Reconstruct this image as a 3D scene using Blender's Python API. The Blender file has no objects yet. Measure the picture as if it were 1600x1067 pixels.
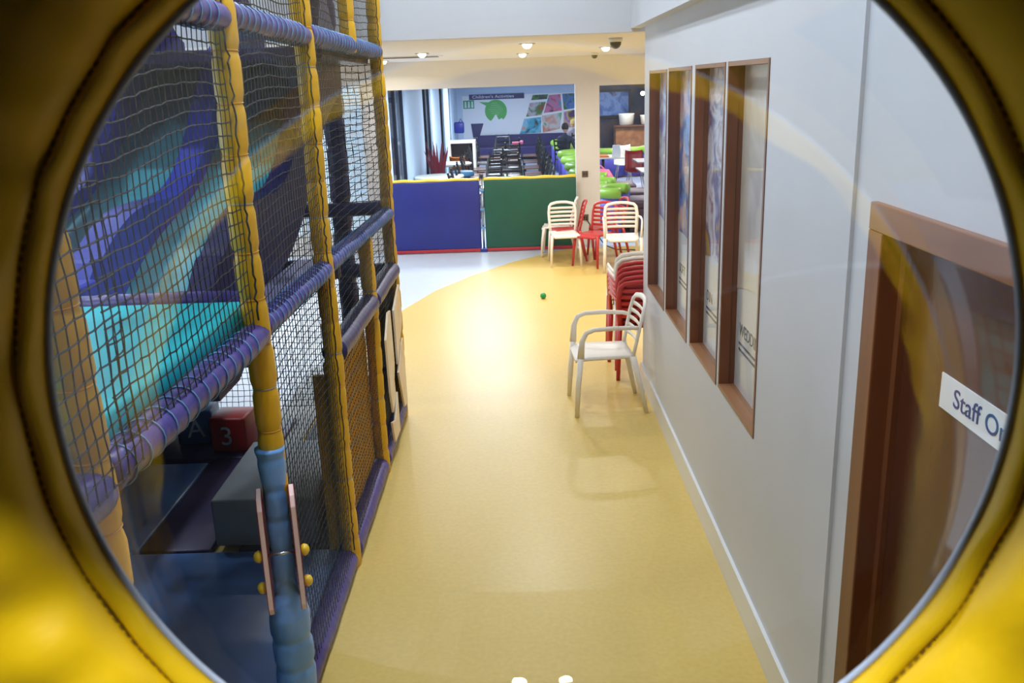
import bpy, bmesh, math, random
from mathutils import Matrix, Vector
random.seed(7)
PI = math.pi
S = bpy.context.scene
C = S.collection

# ---------------------------------------------------------------- camera
cam_d = bpy.data.cameras.new('camera'); cam = bpy.data.objects.new('camera', cam_d); C.objects.link(cam)
RT = (0.99940821, 0.00346402, -0.03422338)
DN = (-0.03189601, -0.27920011, -0.95970305)
FW = (-0.0128796, 0.96022669, -0.2789244)
cam.matrix_world = Matrix(((RT[0], -DN[0], -FW[0], 0.0), (RT[1], -DN[1], -FW[1], 0.0), (RT[2], -DN[2], -FW[2], 2.4), (0, 0, 0, 1)))
cam_d.sensor_width = 36; cam_d.sensor_fit = 'HORIZONTAL'; cam_d.lens = 36*1386/1600
cam_d.clip_start = 0.02
cam_d.dof.use_dof = True; cam_d.dof.focus_distance = 4.2; cam_d.dof.aperture_fstop = 10
S.camera = cam
# ---------------------------------------------------------------- world, exposure
w = bpy.data.worlds.new('world'); S.world = w; w.use_nodes = True
w.node_tree.nodes['Background'].inputs[0].default_value = (0.62, 0.80, 1.0, 1)
w.node_tree.nodes['Background'].inputs[1].default_value = 1.6
S.view_settings.view_transform = 'Standard'; S.view_settings.look = 'None'
S.view_settings.gamma = 1; S.view_settings.use_curve_mapping = False
S.view_settings.exposure = 0.0
S.cycles.use_denoising = True
S.cycles.max_bounces = 8; S.cycles.transparent_max_bounces = 16
S.cycles.sample_clamp_indirect = 4.0
S.cycles.caustics_reflective = False; S.cycles.caustics_refractive = False
# ---------------------------------------------------------------- large lights
def area(name, loc, sx, sy, power, col=(1, 1, 1), rot=(0, 0, 0), spread=180):
    d = bpy.data.lights.new(name, 'AREA'); d.shape = 'RECTANGLE'; d.size = sx; d.size_y = sy
    d.energy = power; d.color = col; d.spread = math.radians(spread)
    o = bpy.data.objects.new(name, d); C.objects.link(o); o.location = loc; o.rotation_euler = rot
    return o
COOL = (0.86, 0.93, 1.0); NEUT = (1.0, 0.96, 0.9); WARM = (1.0, 0.86, 0.66)
def disc(name, loc, r, power, col, spread=170):
    o = area(name, loc, 2*r, 2*r, power, col, spread=spread); o.data.shape = 'DISK'; return o
HALL_LAMPS = [(-.55, 1.3), (-.25, 2.2), (-.55, 3.2), (-.25, 4.2), (-.55, 5.2), (-.25, 6.2), (-3.4, 1.6), (-3.4, 4.2), (-3.4, 6.4), (-.22, -.6), (.22, -.6), (-5.6, 3.2)]
for (x, y) in HALL_LAMPS:
    disc('hall_lamp_light', (x, y, 4.55), .075, 29 if x > -1 and y > 0 else 29 if y < 0 else 36, (.80, .90, 1.0), 80 if y < 0 else 170)
DOWNLIGHTS = [(0.12, 8.6), (0.10, 11.4), (-1.75, 12.4), (1.9, 8.6), (1.9, 11.6), (-1.75, 8.6), (-3.4, 10.4), (-1.0, 10.1), (1.0, 10.2)]
for (x, y) in DOWNLIGHTS:
    area('downlight_light', (x, y, 2.698), 0.07, 0.07, 23, (1.0, .95, .87) if x > -2 else COOL, spread=165)
CAFE_FILL_PANELS = [(-0.6, 14.7), (-0.6, 20.5), (-0.6, 25.5), (3.2, 16.5), (3.2, 22.0), (3.4, 26.5)]  # added cafe fills; the bluish ones stand in for daylight
for (x, y) in CAFE_FILL_PANELS:
    area('cafe_fill_light', (x, y, 2.49), 1.2, 0.6, 190 if x < 1 else 80, (0.70, 0.85, 1.0) if x < 1 else (1.0, 0.93, 0.86))
area('window_daylight_side', (-6.9, 3.0, 2.2), 7.0, 2.4, 160, (0.78, 0.9, 1.0), (0, -PI/2, 0))
area('window_daylight_end', (-4.4, 13.2, 1.5), 4.2, 2.0, 70, (0.78, 0.9, 1.0), (-PI/2, 0, 0))

# ---------------------------------------------------------------- helpers
def lin(c):
    return tuple(((v/255)/12.92 if v/255 <= .04045 else ((v/255+.055)/1.055)**2.4) for v in c)
def mat(name, rgb, rough=0.5, var=0.0, scale=8.0, bump=0.0, bscale=None, metal=0.0, coat=0.0, emit=0.0, rgb2=None, stretch=None):
    m = bpy.data.materials.new(name); m.use_nodes = True
    nt = m.node_tree; b = nt.nodes['Principled BSDF']
    c = lin(rgb)
    b.inputs['Base Color'].default_value = (*c, 1); b.inputs['Roughness'].default_value = rough
    b.inputs['Metallic'].default_value = metal; b.inputs['Coat Weight'].default_value = coat
    if emit:
        b.inputs['Emission Color'].default_value = (*c, 1); b.inputs['Emission Strength'].default_value = emit
    if var or bump or rgb2:
        tc = nt.nodes.new('ShaderNodeTexCoord'); mp = nt.nodes.new('ShaderNodeMapping')
        nt.links.new(tc.outputs['Object'], mp.inputs[0])
        if stretch: mp.inputs['Scale'].default_value = stretch
        n = nt.nodes.new('ShaderNodeTexNoise'); n.inputs['Scale'].default_value = scale; n.inputs['Detail'].default_value = 5
        nt.links.new(mp.outputs[0], n.inputs['Vector'])
        if var or rgb2:
            r = nt.nodes.new('ShaderNodeValToRGB')
            c2 = lin(rgb2) if rgb2 else tuple(max(0, v*(1-var)) for v in c)
            r.color_ramp.elements[0].position = .35; r.color_ramp.elements[1].position = .68
            r.color_ramp.elements[0].color = (*c2, 1); r.color_ramp.elements[1].color = (*c, 1)
            nt.links.new(n.outputs['Fac'], r.inputs[0]); nt.links.new(r.outputs[0], b.inputs['Base Color'])
        if bump:
            n2 = nt.nodes.new('ShaderNodeTexNoise'); n2.inputs['Scale'].default_value = bscale or scale; n2.inputs['Detail'].default_value = 4
            nt.links.new(mp.outputs[0], n2.inputs['Vector'])
            bp = nt.nodes.new('ShaderNodeBump'); bp.inputs['Strength'].default_value = bump; bp.inputs['Distance'].default_value = .01
            nt.links.new(n2.outputs['Fac'], bp.inputs['Height']); nt.links.new(bp.outputs[0], b.inputs['Normal'])
    return m
def picture(name, cols, scale=3.0, seed=0.0, rough=0.35):
    m = bpy.data.materials.new(name); m.use_nodes = True; nt = m.node_tree; b = nt.nodes['Principled BSDF']
    tc = nt.nodes.new('ShaderNodeTexCoord'); mp = nt.nodes.new('ShaderNodeMapping'); mp.inputs['Location'].default_value = (seed, seed*1.7, seed*.6)
    nt.links.new(tc.outputs['Object'], mp.inputs[0])
    n = nt.nodes.new('ShaderNodeTexNoise'); n.inputs['Scale'].default_value = scale; n.inputs['Detail'].default_value = 3; n.inputs['Distortion'].default_value = .6
    nt.links.new(mp.outputs[0], n.inputs['Vector'])
    r = nt.nodes.new('ShaderNodeValToRGB'); r.color_ramp.interpolation = 'EASE'
    k = len(cols)
    while len(r.color_ramp.elements) < k: r.color_ramp.elements.new(.5)
    for i, c in enumerate(cols):
        r.color_ramp.elements[i].position = .3 + .4*i/(k-1); r.color_ramp.elements[i].color = (*lin(c), 1)
    nt.links.new(n.outputs['Fac'], r.inputs[0]); nt.links.new(r.outputs[0], b.inputs['Base Color'])
    b.inputs['Roughness'].default_value = rough
    return m
def thin_glass(name, base=.05, edge=.5, tint=(.97, .98, .98), rough=0.0, power=4.0):
    m = bpy.data.materials.new(name); m.use_nodes = True; nt = m.node_tree; nt.nodes.clear()
    out = nt.nodes.new('ShaderNodeOutputMaterial'); mix = nt.nodes.new('ShaderNodeMixShader')
    tr = nt.nodes.new('ShaderNodeBsdfTransparent'); tr.inputs[0].default_value = (*tint, 1)
    gl = nt.nodes.new('ShaderNodeBsdfGlossy'); gl.inputs['Roughness'].default_value = rough
    lw = nt.nodes.new('ShaderNodeLayerWeight'); lw.inputs['Blend'].default_value = .5
    pw = nt.nodes.new('ShaderNodeMath'); pw.operation = 'POWER'; pw.inputs[1].default_value = power
    mu = nt.nodes.new('ShaderNodeMath'); mu.operation = 'MULTIPLY_ADD'; mu.inputs[1].default_value = edge; mu.inputs[2].default_value = base
    nt.links.new(lw.outputs['Facing'], pw.inputs[0]); nt.links.new(pw.outputs[0], mu.inputs[0]); nt.links.new(mu.outputs[0], mix.inputs[0])
    nt.links.new(tr.outputs[0], mix.inputs[1]); nt.links.new(gl.outputs[0], mix.inputs[2]); nt.links.new(mix.outputs[0], out.inputs[0])
    return m

class MB:
    def __init__(s): s.v = []; s.f = []
    def add(s, v, f):
        o = len(s.v); s.v += [tuple(p) for p in v]; s.f += [tuple(i+o for i in q) for q in f]; return s
    def box(s, x0, x1, y0, y1, z0, z1):
        v = [(x, y, z) for z in (z0, z1) for y in (y0, y1) for x in (x0, x1)]
        return s.add(v, [(0, 2, 3, 1), (4, 5, 7, 6), (0, 1, 5, 4), (2, 6, 7, 3), (0, 4, 6, 2), (1, 3, 7, 5)])
    def tube(s, pts, r, n=8, cap=True, squash=None):
        pts = [Vector(p) for p in pts]; k = len(pts); v = []; f = []
        rs = r if isinstance(r, (list, tuple)) else [r]*k
        up = None
        for i, p in enumerate(pts):
            t = (pts[min(i+1, k-1)]-pts[max(i-1, 0)]).normalized()
            if up is None:
                up = Vector((0, 0, 1)) if abs(t.z) < .9 else Vector((1, 0, 0))
            a = (up - t*up.dot(t)).normalized(); up = a; b = t.cross(a)
            for j in range(n):
                an = 2*PI*j/n
                ca, sa = math.cos(an), math.sin(an)
                if squash: ca *= squash[0]; sa *= squash[1]
                v.append(p + (a*ca + b*sa)*rs[i])
        for i in range(k-1):
            for j in range(n):
                f.append((i*n+j, i*n+(j+1) % n, (i+1)*n+(j+1) % n, (i+1)*n+j))
        if cap:
            f.append(tuple(range(n))[::-1]); f.append(tuple((k-1)*n+j for j in range(n)))
        return s.add(v, f)
    def lathe(s, prof, n=16, at=(0, 0, 0), cap=True):
        v = []; f = []; k = len(prof)
        for (r, z) in prof:
            for j in range(n):
                an = 2*PI*j/n; v.append((at[0]+r*math.cos(an), at[1]+r*math.sin(an), at[2]+z))
        for i in range(k-1):
            for j in range(n):
                f.append((i*n+j, i*n+(j+1) % n, (i+1)*n+(j+1) % n, (i+1)*n+j))
        if cap:
            f.append(tuple(range(n))[::-1]); f.append(tuple((k-1)*n+j for j in range(n)))
        return s.add(v, f)
    def prism(s, poly, axis, a0, a1):
        k = len(poly); v = []
        for a in (a0, a1):
            for (p, q) in poly:
                v.append((a, p, q) if axis == 0 else (p, a, q) if axis == 1 else (p, q, a))
        f = [tuple(range(k)), tuple(range(2*k-1, k-1, -1))]
        for i in range(k): f.append((i, k+i, k+(i+1) % k, (i+1) % k))
        return s.add(v, f)
    def build(s, name, m, parent=None, smooth=False, bevel=0, seg=2, loc=None):
        me = bpy.data.meshes.new(name); me.from_pydata(s.v, [], s.f); me.update()
        bm = bmesh.new(); bm.from_mesh(me)
        if bevel:
            bmesh.ops.bevel(bm, geom=[e for e in bm.edges], offset=bevel, segments=seg, profile=.5, affect='EDGES', clamp_overlap=True)
        bmesh.ops.recalc_face_normals(bm, faces=bm.faces)
        bm.to_mesh(me); bm.free()
        if smooth:
            me.polygons.foreach_set('use_smooth', [True]*len(me.polygons))
        me.materials.append(m)
        o = bpy.data.objects.new(name, me); C.objects.link(o)
        if loc: o.location = loc
        if parent is not None: adopt(o, parent)
        return o
def adopt(o, parent):
    o.parent = parent
    M = Matrix.Identity(4); p = parent
    while p is not None:
        M = p.matrix_basis.copy() @ Matrix.Identity(4) if p.parent is None else M
        p = p.parent
    root = parent
    while root.parent is not None: root = root.parent
    if parent is root: o.matrix_parent_inverse = root.matrix_basis.inverted()
def B(*a): return MB().box(*a)
def tag(o, label=None, cat=None, group=None, kind=None):
    if label: o['label'] = label
    if cat: o['category'] = cat
    if group: o['group'] = group
    if kind: o['kind'] = kind
    return o
def thing(name, label, cat, loc=(0, 0, 0), group=None, kind=None):
    o = bpy.data.objects.new(name, None); C.objects.link(o); o.location = loc; o.empty_display_size = .1
    return tag(o, label, cat, group, kind)
def struct(name, mb, m, label=None, cat=None, **k):
    o = mb.build(name, m, None, **k); o['kind'] = 'structure'
    return tag(o, label, cat)
def copy_tree(o, parent=None):
    c = o.copy(); C.objects.link(c)
    if parent is not None: c.parent = parent
    for ch in o.children: copy_tree(ch, c)
    return c
def text(name, body, size, m, parent, origin, right, up, align='LEFT', depth=.0008, xs=1.0):
    cu = bpy.data.curves.new(name, 'FONT'); cu.body = body; cu.size = size; cu.extrude = depth; cu.align_x = align
    t = bpy.data.objects.new(name+'_tmp', cu); C.objects.link(t)
    dg = bpy.context.evaluated_depsgraph_get(); me = bpy.data.meshes.new_from_object(t.evaluated_get(dg))
    C.objects.unlink(t); bpy.data.objects.remove(t)
    r = Vector(right).normalized(); u = Vector(up).normalized(); n = r.cross(u); o3 = Vector(origin)
    for v in me.vertices: v.co = o3 + r*v.co.x*xs + u*v.co.y + n*v.co.z
    me.materials.clear(); me.materials.append(m); me.name = name
    o = bpy.data.objects.new(name, me); C.objects.link(o)
    if parent is not None: adopt(o, parent)
    return o
def hsh(i): return (math.sin(i*127.1)*43758.5453) % 1.0

# ---------------------------------------------------------------- materials
M = {}
M['white'] = mat('white_paint', (214, 217, 224), .55, var=.04, scale=1.5)
M['backwall'] = mat('dark_blue_back_wall', (34, 36, 58), .7, var=.2, scale=2)
M['cream'] = mat('cream_paint', (230, 224, 217), .6, var=.04, scale=1.5)
M['ceil'] = mat('ceiling_paint', (230, 226, 220), .7)
M['ceilgrey'] = mat('grey_ceiling_paint', (92, 94, 102), .8)
M['skirt'] = mat('skirting_gloss', (226, 226, 224), .3)
M['yfloor'] = mat('yellow_vinyl_floor', (216, 186, 104), .36, scale=40, bump=.03, bscale=200, rgb2=(209, 178, 95))
M['wfloor'] = mat('pale_blue_vinyl_floor', (196, 206, 222), .35, var=.05, scale=6)
M['cfloor'] = mat('cafe_floor', (178, 186, 205), .35, var=.1, scale=3)
M['wood'] = mat('stained_wood', (140, 84, 48), .4, scale=5, rgb2=(100, 54, 30), stretch=(1, 1, .12), bump=.1, bscale=14)
M['wood_h'] = mat('stained_wood_across', (160, 112, 74), .4, scale=6, rgb2=(132, 84, 52), stretch=(1, .15, 1))
M['door'] = mat('dark_door_wood', (104, 56, 34), .25, scale=4, rgb2=(74, 38, 24), stretch=(1, 1, .1))
M['yvin'] = mat('yellow_vinyl', (226, 170, 10), .34, var=.12, scale=5, bump=.25, bscale=16)
M['ypanel'] = mat('yellow_panel_vinyl', (226, 178, 8), .40, var=.06, scale=7, bump=.15, bscale=24)
M['amber'] = mat('amber_mesh_panel', (236, 172, 22), .6, var=.2, scale=9)
M['purple'] = mat('purple_vinyl', (64, 52, 132), .38, var=.25, scale=7, bump=.3, bscale=20)
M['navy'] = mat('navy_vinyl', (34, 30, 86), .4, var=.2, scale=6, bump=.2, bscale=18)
M['black'] = mat('black_net_cord', (14, 14, 16), .8)
M['turq'] = mat('turquoise_vinyl', (44, 212, 222), .38, var=.10, scale=4, bump=.2, bscale=10)
M['turq2'] = mat('turquoise_slide_mat', (60, 154, 170), .5, var=.15, scale=14, bump=.3, bscale=30)
M['blue'] = mat('blue_slide_vinyl', (22, 50, 180), .55, var=.2, scale=4, bump=.1, bscale=8)
M['lblue'] = mat('light_blue_vinyl', (116, 166, 232), .36, var=.15, scale=9, bump=.25, bscale=26)
M['matblue'] = mat('blue_floor_mat', (76, 116, 176), .35, var=.2, scale=3, bump=.25, bscale=5)
M['matblue2'] = mat('steel_blue_floor_mat', (70, 108, 160), .4, var=.15, scale=3, bump=.2, bscale=5)
M['matpurple'] = mat('dark_purple_floor_mat', (52, 40, 82), .4, var=.25, scale=3, bump=.25, bscale=5)
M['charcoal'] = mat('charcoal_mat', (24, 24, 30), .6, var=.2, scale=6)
M['grey'] = mat('grey_foam_vinyl', (150, 156, 160), .5, var=.12, scale=6)
M['lav'] = mat('lavender_deck', (150, 150, 190), .5, var=.15, scale=10)
M['red'] = mat('red_vinyl', (172, 30, 24), .4, var=.15, scale=8)
M['pinkedge'] = mat('pale_pink_board_edge', (244, 208, 200), .5)
M['redboard'] = mat('red_board_face', (150, 24, 34), .4)
M['ball'] = mat('green_ball_plastic', (22, 146, 74), .4)
M['knob'] = mat('yellow_knob', (236, 190, 20), .3)
M['steel'] = mat('steel', (190, 190, 192), .25, metal=1)
M['tieY'] = mat('orange_cable_tie', (214, 148, 20), .4)
M['tieB'] = mat('blue_cable_tie', (98, 150, 196), .4)
M['tieG'] = mat('grey_cable_tie', (150, 150, 150), .4)
M['tile'] = mat('cream_printed_tile', (242, 228, 204), .5, scale=5, rgb2=(238, 206, 160))
M['wplast'] = mat('white_chair_plastic', (236, 228, 216), .35)
M['rplast'] = mat('red_chair_plastic', (186, 36, 28), .35)
M['bblue'] = mat('blue_barrier_vinyl', (26, 36, 132), .4, var=.1, scale=4)
M['bgreen'] = mat('green_barrier_vinyl', (8, 84, 58), .4, var=.12, scale=4)
M['btop'] = mat('yellow_trim_vinyl', (232, 206, 60), .4)
M['bred'] = mat('red_trim_vinyl', (176, 36, 44), .4)
M['paper'] = mat('white_sign_board', (238, 240, 244), .4)
M['ink'] = mat('navy_lettering', (30, 48, 120), .5)
M['inkg'] = mat('grey_lettering', (70, 66, 80), .5)
M['inkw'] = mat('white_lettering', (220, 228, 240), .5)
M['dome'] = thin_glass('clear_dome_plastic', .14, .5, (.96, .965, .97), 0.0, 3.0)
M['pane'] = thin_glass('clear_glass_pane', .04, .12, (.97, .98, .98), 0.02, 3.0)
M['rimclear'] = mat('pale_dome_flange', (176, 182, 196), .25)
M['thread'] = mat('dark_thread', (120, 82, 8), .8)
M['lamp'] = mat('lamp_glow', (255, 238, 205), .5, emit=14)
M['fill_glow'] = mat('fill_panel_glow', (225, 236, 255), .5, emit=6)
M['chrome'] = mat('satin_metal', (150, 150, 150), .35, metal=.8)
M['dplast'] = mat('dark_plastic', (36, 36, 40), .35)
M['bronze'] = mat('bronze_plate', (120, 104, 84), .35, metal=.6)
M['cafewall'] = mat('cafe_wall_paint', (198, 216, 236), .6)
M['cafedark'] = picture('cafe_dark_wall', [(18, 22, 34), (36, 44, 66), (70, 60, 62), (30, 34, 48)], 1.2, 3.0)
M['curtain'] = mat('dark_curtain', (22, 30, 52), .8, var=.3, scale=6)
M['lime'] = mat('lime_vinyl', (142, 184, 58), .4)
M['violet'] = mat('violet_vinyl', (82, 76, 168), .45)
M['dviolet'] = mat('dark_violet_vinyl', (44, 34, 96), .45)
M['brown'] = mat('brown_seat_vinyl', (72, 46, 56), .45)
M['bmetal'] = mat('black_metal', (22, 22, 26), .4)
M['tabletop'] = mat('brown_tabletop', (104, 66, 48), .25, var=.3, scale=5)
M['cream_plastic'] = mat('cream_plastic', (238, 232, 214), .4)
M['orange'] = mat('orange_plastic', (226, 120, 34), .4)
M['sky'] = mat('steel_blue_cushion', (70, 128, 168), .5)
M['pink'] = mat('pink_fabric', (226, 116, 150), .7)
M['greyt'] = mat('grey_tabletop', (142, 134, 134), .3)
M['skin'] = mat('skin', (214, 166, 136), .5)
M['hair'] = mat('dark_hair', (40, 30, 28), .7)
M['hair2'] = mat('fair_hair', (196, 160, 90), .7)
M['cloth_d'] = mat('dark_clothing', (36, 40, 64), .8)
M['cloth_g'] = mat('grey_clothing', (128, 124, 140), .8)
M['leaf'] = mat('red_leaf', (140, 40, 52), .5)

# ================================================================ SETTING
XL, XR = -.935, .975
WY = 6.96            # end of the right-hand wall
# floors
struct('floor', B(-7.2, 3.8, -4, 13.45, -.2, 0), M['wfloor'])
cur = [(-2.3, -4), (-2.3, 3.6), (-1.9, 6.0), (-1.72, 7.4), (-1.58, 8.5), (-1.4, 9.46), (-1.06, 10.57), (-.63, 11.44), (-.125, 12.22), (.24, 12.64), (.54, 12.98), (.72, 13.14), (3.8, 13.3), (3.8, -4)]
struct('floor_yellow', MB().prism(cur[::-1], 2, 0, .004), M['yfloor'])
struct('floor_cafe', B(-2.4, 9, 13.45, 30.4, -.2, 0), M['cfloor'])
# right wall, cells with openings (y, z)
OPEN = [(5.93, 6.70, .86, 2.455), (5.10, 5.865, .875, 2.46), (4.285, 5.00, .89, 2.462), (3.545, 4.235, .90, 2.462), (1.38, 2.40, 0, 2.03)]
def wall_cells(x0, x1, ya, yb, za, zb, opens):
    ys = sorted({ya, yb, *[o[0] for o in opens], *[o[1] for o in opens]}); zs = sorted({za, zb, *[o[2] for o in opens], *[o[3] for o in opens]})
    mb = MB()
    for i in range(len(ys)-1):
        run = None
        for j in range(len(zs)-1):
            cy, cz = (ys[i]+ys[i+1])/2, (zs[j]+zs[j+1])/2
            hole = any(o[0] < cy < o[1] and o[2] < cz < o[3] for o in opens)
            if not hole:
                if run is None: run = [zs[j], zs[j+1]]
                else: run[1] = zs[j+1]
            if hole or j == len(zs)-2:
                if run: mb.box(x0, x1, ys[i], ys[i+1], *run)
                run = None
    return mb
struct('wall_right', wall_cells(XR, XR+.2, -4, WY, 0, 4.6, OPEN), M['white'])
struct('wall_right_bulkhead', B(XR-.075, XR, -4, 7.2, 2.775, 4.6), M['white'])
struct('trim_1', B(XR-.012, XR, 2.58, 2.81, .17, 2.775), M['white'])
bb = MB(); bb.prism([(-4, 0), (1.30, 0), (1.30, .16), (-4, .16)], 0, XR-.016, XR); bb.prism([(2.44, 0), (WY, 0), (WY, .16), (2.44, .16)], 0, XR-.016, XR); bb.box(XR-.016, XR+.2, WY, WY+.016, 0, .16)
struct('baseboard_right', bb, M['skirt'])
# low ceiling, fascia, high ceiling
struct('ceiling_low', B(-7.2, 3.8, 7.38, 13.45, 2.75, 2.95), M['ceil'])
struct('ceiling_fascia', B(-7.2, 3.8, 7.2, 7.38, 2.75, 4.8), M['white'])
struct('ceiling_high', B(-7.2, 1.2, -4, 7.3, 4.6, 4.8), M['ceilgrey'])
struct('wall_back', B(-7.2, 1.2, -4.2, -4, 0, 4.8), M['backwall'])
struct('wall_side_right', B(3.6, 3.8, 7.0, 13.45, 0, 2.8), M['cream'])
struct('wall_side_return', B(XR+.2, 3.8, WY-.2, WY, 0, 2.8), M['cream'])
# left wall with windows to the daylight, end wall
struct('wall_left', wall_cells(-7.2, -7.0, -4, 13.45, 0, 4.8, [(.2, 2.0, .9, 3.2), (2.3, 4.1, .9, 3.2), (4.4, 6.2, .9, 3.2), (8.2, 10.0, .7, 2.5)]), M['white'])
def wall_x(name, x0, x1, y0, y1, z0, z1, opens, m):
    tmp = wall_cells(y0, y1, x0, x1, z0, z1, opens); mb = MB(); mb.v = [(b, a, c) for (a, b, c) in tmp.v]; mb.f = tmp.f
    return struct(name, mb, m)
wall_x('wall_far', -7.2, 3.8, 13.3, 13.45, 0, 2.8, [(-1.93, .86, 0, 2.365), (1.21, 3.4, 0, 2.33), (-6.6, -4.5, .25, 2.5), (-4.3, -2.2, .25, 2.5)], M['cream'])
k = 1
for (a, b) in ((-6.6, -4.5), (-4.3, -2.2)):
    wn = thing('window_%d' % k, None, None, (a, 13.37, .25), kind='structure'); k += 1
    for (p0, p1, q0, q1) in ((a, b, .25, .31), (a, b, 2.44, 2.5), (a, a+.06, .31, 2.44), (b-.06, b, .31, 2.44), ((a+b)/2-.03, (a+b)/2+.03, .31, 2.44)):
        B(p0, p1, 13.33, 13.42, q0, q1).build('window_frame', M['skirt'], wn)
    for (p0, p1) in ((a+.06, (a+b)/2-.03), ((a+b)/2+.03, b-.06)):
        B(p0, p1, 13.37, 13.376, .31, 2.44).build('pane', M['pane'], wn)
for (a, b, c, d) in ((.2, 2.0, .9, 3.2), (2.3, 4.1, .9, 3.2), (4.4, 6.2, .9, 3.2), (8.2, 10.0, .7, 2.5)):
    wn = thing('window_%d' % k, None, None, (-7.1, a, c), kind='structure'); k += 1
    for (p0, p1, q0, q1) in ((a, b, c, c+.06), (a, b, d-.06, d), (a, a+.06, c+.06, d-.06), (b-.06, b, c+.06, d-.06), ((a+b)/2-.03, (a+b)/2+.03, c+.06, d-.06)):
        B(-7.14, -7.06, p0, p1, q0, q1).build('window_frame', M['skirt'], wn)
    for (p0, p1) in ((a+.06, (a+b)/2-.03), ((a+b)/2+.03, b-.06)):
        B(-7.103, -7.097, p0, p1, c+.06, d-.06).build('pane', M['pane'], wn)
# ceiling lamps
lamp_words = ['over the bubble window', 'second from the bubble window over the corridor', 'third from the bubble window over the corridor', 'fourth from the bubble window over the corridor', 'fifth from the bubble window over the corridor', 'nearest the white fascia over the corridor', 'over the turquoise deck', 'over the slide', 'over the far end of the slide', 'behind the bubble panel at left', 'behind the bubble panel at right', 'nearest the side windows']
for i, (x, y) in enumerate(HALL_LAMPS):
    t = thing('ceiling_lamp', 'small round high ceiling lamp ' + lamp_words[i], 'ceiling light', (x, y, 4.56), 'high ceiling lamps')
    MB().lathe([(.08, 0), (.11, 0), (.113, -.01), (.083, -.014), (.08, 0)], 20, (x, y, 4.6), cap=False).build('bezel', M['chrome'], t, True)
    MB().lathe([(.001, -.03), (.08, -.03), (.08, 0), (.001, 0)], 20, (x, y, 4.6)).build('lens', M['lamp'], t)
dl_words = ['nearer of the two in the middle of the low ceiling', 'farther of the two in the middle of the low ceiling', 'at the far left above the blue barrier', 'at the right behind the corridor wall, nearer one', 'at the far right above the sofa opening', 'at the near left by the play frame', 'over the pale floor far left', 'left of the middle of the low ceiling', 'right of the middle by the stacked chairs']
for i, (x, y) in enumerate(DOWNLIGHTS):
    t = thing('downlight', 'small round recessed downlight ' + dl_words[i], 'downlight', (x, y, 2.74), 'low ceiling downlights')
    MB().lathe([(.05, 0), (.075, 0), (.078, -.006), (.052, -.008), (.05, 0)], 20, (x, y, 2.75), cap=False).build('bezel', M['chrome'], t, True)
    MB().lathe([(.001, -.046), (.018, -.044), (.034, -.034), (.043, -.018), (.046, 0)], 20, (x, y, 2.75)).build('lens', M['lamp'], t, True)
def dome_camera(x, y, words, s=1.0):
    t = thing('security_camera', 'small dark dome security camera on the low ceiling ' + words, 'camera', (x, y, 2.75))
    MB().lathe([(.06*s, 0), (.062*s, -.03*s), (.05*s, -.035*s)], 20, (x, y, 2.75)).build('base', M['skirt'], t, True)
    MB().lathe([(.05*s, -.03*s), (.048*s, -.055*s), (.035*s, -.078*s), (.015*s, -.09*s), (.001, -.092*s)], 20, (x, y, 2.75)).build('lens_dome', M['dplast'], t, True)
dome_camera(.88, 8.1, 'nearest the corridor wall'); dome_camera(1.05, 12.2, 'by the far pillar', .8)
t = thing('ceiling_vent', 'flat slotted air vent in the low ceiling at left', 'vent', (-1.25, 11.0, 2.75))
B(-1.65, -.85, 10.85, 11.15, 2.74, 2.75).build('frame', M['ceil'], t)
for i in range(5): B(-1.6, -.9, 10.89+i*.05, 10.91+i*.05, 2.732, 2.741).build('slat', M['bronze'], t)
# door in right wall
d = thing('door_1', None, None, (XR, 1.89, 0), kind='structure')
B(XR+.05, XR+.095, 1.44, 2.33, .01, 1.985).build('leaf', M['door'], d)
B(XR-.02, XR+.11, 2.33, 2.425, 0, 1.985).build('jamb', M['wood'], d, bevel=.004); B(XR-.02, XR+.11, 1.36, 1.44, 0, 1.985).build('jamb', M['wood'], d, bevel=.004)
B(XR-.02, XR+.11, 1.36, 2.425, 1.985, 2.06).build('head', M['wood_h'], d, bevel=.004)
B(XR+.035, XR+.055, 2.30, 2.33, 0, 1.985).build('stop', M['wood'], d)
sg = thing('door_sign', 'white Staff Only sign on the dark wooden door', 'sign', (XR+.048, 1.84, 1.64))
B(XR+.046, XR+.0495, 1.60, 2.065, 1.60, 1.688).build('board', M['paper'], sg)
text('lettering', 'Staff Only', .066, M['ink'], sg, (XR+.0455, 1.998, 1.624), (0, -1, 0), (0, 0, 1), xs=1.12)
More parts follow.
